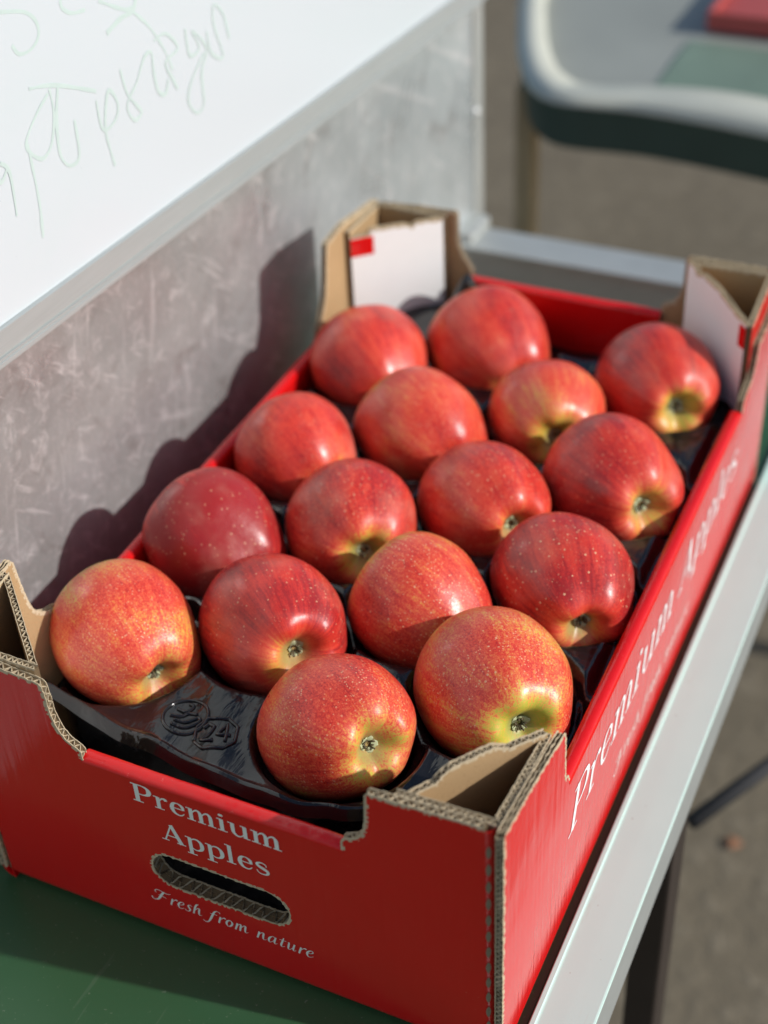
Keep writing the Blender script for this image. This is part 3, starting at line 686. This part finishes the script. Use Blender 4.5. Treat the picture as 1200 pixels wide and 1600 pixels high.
# ------------------------------------------------------------ black moulded tray
tray = empty('fruit_tray', (0, 0, 0)); tag(tray, 'glossy black moulded plastic tray under the apples', 'fruit tray')
cups = [(x, y, R) for _, x, y, R, _ in AP]
def sm(a_, b_, x):
    t_ = max(0, min(1, (x-a_)/(b_-a_))); return t_*t_*(3-2*t_)
def tray_z(x, y):
    best = 9; bz = None
    for cx, cy, R in cups:
        d = math.hypot(x-cx, y-cy) - (R-.040)
        if d < best: best = d; bR = R
    d = best
    land = .0985 + .0012*noise.noise((x*30, y*30, 0)) + .010*sm(.041, .047, d) + .0008*math.sin(x*180+y*90)*sm(.045, .05, d)
    land -= .013*sm(.040, .026, y - .030 - .010*math.exp(-((x-.02)/.03)**2))*0
    edge = min(x-.0105, .2895-x); land += -.007*sm(.008, .002, edge)
    if d < .0405: 
        bowl = .111 - math.sqrt(max(0, (.0412)**2 - d*d)) if d < .0412 else .115
        z = min(land, bowl) 
        land = z if d < .036 else z*(1-sm(.036, .0405, d)) + land*sm(.036, .0405, d)
    # crumpled corner standing up at the far left
    land += .034*math.exp(-((x-.083)/.012)**2 - ((y-.488)/.016)**2)
    return land
nx, ny = 190, 316
def fy(x):      # front edge of the tray is wavy
    pts = [(0,.058),(.02,.046),(.078,.034),(.139,.027),(.177,.025),(.200,.030),(.235,.050),(.27,.070),(.30,.072)]
    for (a0, b0), (a1, b1) in zip(pts[:-1], pts[1:]):
        if x <= a1: return b0 + (b1-b0)*sm(0, 1, (x-a0)/(a1-a0))
    return .07
m = MB(); vs = []
for j in range(ny+1):
    for i in range(nx+1):
        x = .0095 + .281*i/nx; y0 = fy(x); y = y0 + (.5005-y0)*j/ny; z = tray_z(x, y)
        e = y - y0; z -= .020*sm(.462, .484, y)*sm(.10, .14, x)
        z += .0022*math.exp(-((e-.0045)/.0018)**2) - .0045*sm(.003, 0, e)
        vs.append((x, y, z))
m.add(vs, [(j*(nx+1)+i, j*(nx+1)+i+1, (j+1)*(nx+1)+i+1, (j+1)*(nx+1)+i) for j in range(ny) for i in range(nx)])
o = m.build('moulded_sheet', M['tray'], tray, True)
sk = MB(); vs = []
for i in range(61):
    x = .0095 + .281*i/60
    for z in (.092, .012): vs.append((x, fy(x) + .016, z))
sk.add(vs, [(2*i, 2*i+2, 2*i+3, 2*i+1) for i in range(60)]); sk.build('added_shade_skirt', M['tray'], tray, True)  # added black wall standing in for the dark void under the tray lip
lw_ = MB(); lw_.box((.012,.0086,.040), (.288,.34,.0425)); lw_.build('slot_shade_sheet', M['tray'], tray)  # added black sheet so the handle slot looks dark inside
# embossed marks
def emboss(lines, r=.0010, smooth=True):
    m = MB()
    for l_ in lines:
        q = spline(l_, 6) if smooth else [p for a_, b_ in zip(l_[:-1], l_[1:]) for p in ((a_[0]+(b_[0]-a_[0])*k/5, a_[1]+(b_[1]-a_[1])*k/5) for k in range(5))] + [l_[-1]]
        m.tube([(x, y, tray_z(x, y)+.0002) for x, y in q], r, 8)
    return m
def local(cx, cy, ang, s):
    ca, sa = math.cos(ang), math.sin(ang)
    return lambda u, v: (cx + (u*ca - v*sa)*s, cy + (u*sa + v*ca)*s)
f = local(.0990, .0595, math.radians(25), .0120)
circ = [f(math.cos(t_), math.sin(t_)) for t_ in [k*2*math.pi/16 for k in range(17)]]
e1 = emboss([circ, [f(-.6,-.4), f(0,-.62), f(.6,-.35), f(.55,-.1), f(0,-.3), f(-.5,-.15)], [f(-.7,.1), f(-.2,.05), f(.1,.2), f(.5,.1)], [f(-.4,.5), f(0,.3), f(.3,.6), f(.1,.75)]])
e1.build('embossed_mark', M['tray'], tray, True)
f = local(.1200, .0545, math.radians(20), .0108)
oc = [f(-1,-.45), f(-1,.45), f(-.5,.95), f(.5,.95), f(1,.5), f(1,-.5), f(.5,-.95), f(-.5,-.95), f(-1,-.45)]
e2 = emboss([oc], smooth=False)
e2b = emboss([[f(-.65,.35), f(-.4,.6), f(-.1,.4), f(-.25,.0), f(-.65,-.45), f(-.05,-.45)], [f(.55,-.5), f(.5,.6), f(.1,-.1), f(.75,-.1)]], smooth=False)
e2.v and e2.build('embossed_mark', M['tray'], tray, True); e2b.build('embossed_mark', M['tray'], tray, True)

# ------------------------------------------------------------ background
bt = empty('background_table', (0, 0, 0)); tag(bt, 'blurred green table with a cream rounded rim on a tan post behind the stand', 'table')
out = spline([(-.26,1.75),(-.235,1.47),(-.18,1.29),(-.135,1.185),(-.10,1.132),(-.06,1.112),(.02,1.118),(.10,1.112),(.19,1.098),(.35,1.075),(.75,1.06)], 6)
inn = spline([(-.235,1.75),(-.205,1.48),(-.150,1.31),(-.105,1.21),(-.075,1.170),(-.045,1.155),(.02,1.172),(.10,1.182),(.19,1.170),(.35,1.130),(.75,1.10)], 6)
m = MB(); n = len(out)
vs = [(x, y, .002) for x, y in out] + [(x, y, .012) for x, y in out] + [(x, y, .012) for x, y in inn] + [(x, y, -.002) for x, y in inn]
m.add(vs, [(k*n+i, k*n+i+1, (k+1)*n+i+1, (k+1)*n+i) for k in range(3) for i in range(n-1)]); m.build('cream_rim', M['cream'], bt, True, bevel=0)
m = MB(); vs = [(x, y, -.001) for x, y in inn] + [(x, 1.9, -.001) for x, y in inn]
m.add(vs, [(i, i+1, n+i+1, n+i) for i in range(n-1)]); m.build('table_top', M['bg_top'], bt)
m = MB(); vs = [(x, y+.004, .002) for x, y in out] + [(x+.004, y+.010, -.052) for x, y in out]
m.add(vs, [(i, i+1, n+i+1, n+i) for i in range(n-1)]); o = m.build('skirt', M['dark_green'], bt, True)
m = MB(); m.box((-.147,1.195,GZ), (-.123,1.22,-.02)); m.build('post', M['tan'], bt, bevel=.003)
m = MB(); m.box((.60,1.195,GZ), (.624,1.22,-.02)); m.build('post', M['tan'], bt, bevel=.003)
cl = MB(); cl.add([(x, y, .001 + .002*noise.noise((x*12, y*12, 0))) for y in [1.19+.026*j for j in range(7)] for x in [.02+.03*i for i in range(22)]], [(j*22+i, j*22+i+1, (j+1)*22+i+1, (j+1)*22+i) for j in range(6) for i in range(21)])
o = cl.build('green_reflection', M['bg_green'], None, True); tag(o, 'blurred green reflection painted on the cream rimmed table', 'mat')  # added flat sheet, its green paints the reflections on the tabletop
rc = empty('red_crate', (0, 0, 0)); tag(rc, 'blurred red box standing on the green table at the top right', 'box')
for nm, a_, b_ in (('crate_side', (.03,1.38,.003), (.55,1.386,.025)), ('crate_side', (.03,1.594,.003), (.55,1.60,.025)), ('crate_end', (.03,1.3865,.003), (.036,1.5935,.025)), ('crate_end', (.544,1.3865,.003), (.55,1.5935,.025)), ('crate_base', (.037,1.387,.003), (.543,1.593,.015))):
    m = MB(); m.box(a_, b_); m.build(nm, M['crate_red'], rc, bevel=.001)
# a fallen leaf on the paving
lc = Vector((.288,.80,GZ+.004)); m = MB(); m.add([tuple(lc+(Vector(q)-lc)*.38) for q in [(.262,.79,GZ+.004),(.285,.772,GZ+.012),(.312,.785,GZ+.006),(.318,.805,GZ+.012),(.295,.822,GZ+.005),(.270,.812,GZ+.013),(.29,.797,GZ+.018)]], [(0,1,6),(1,2,6),(2,3,6),(3,4,6),(4,5,6),(5,0,6)])
tag(m.build('fallen_leaf', M['leaf'], None), 'small orange leaf lying on the paving beside the stand', 'leaf')
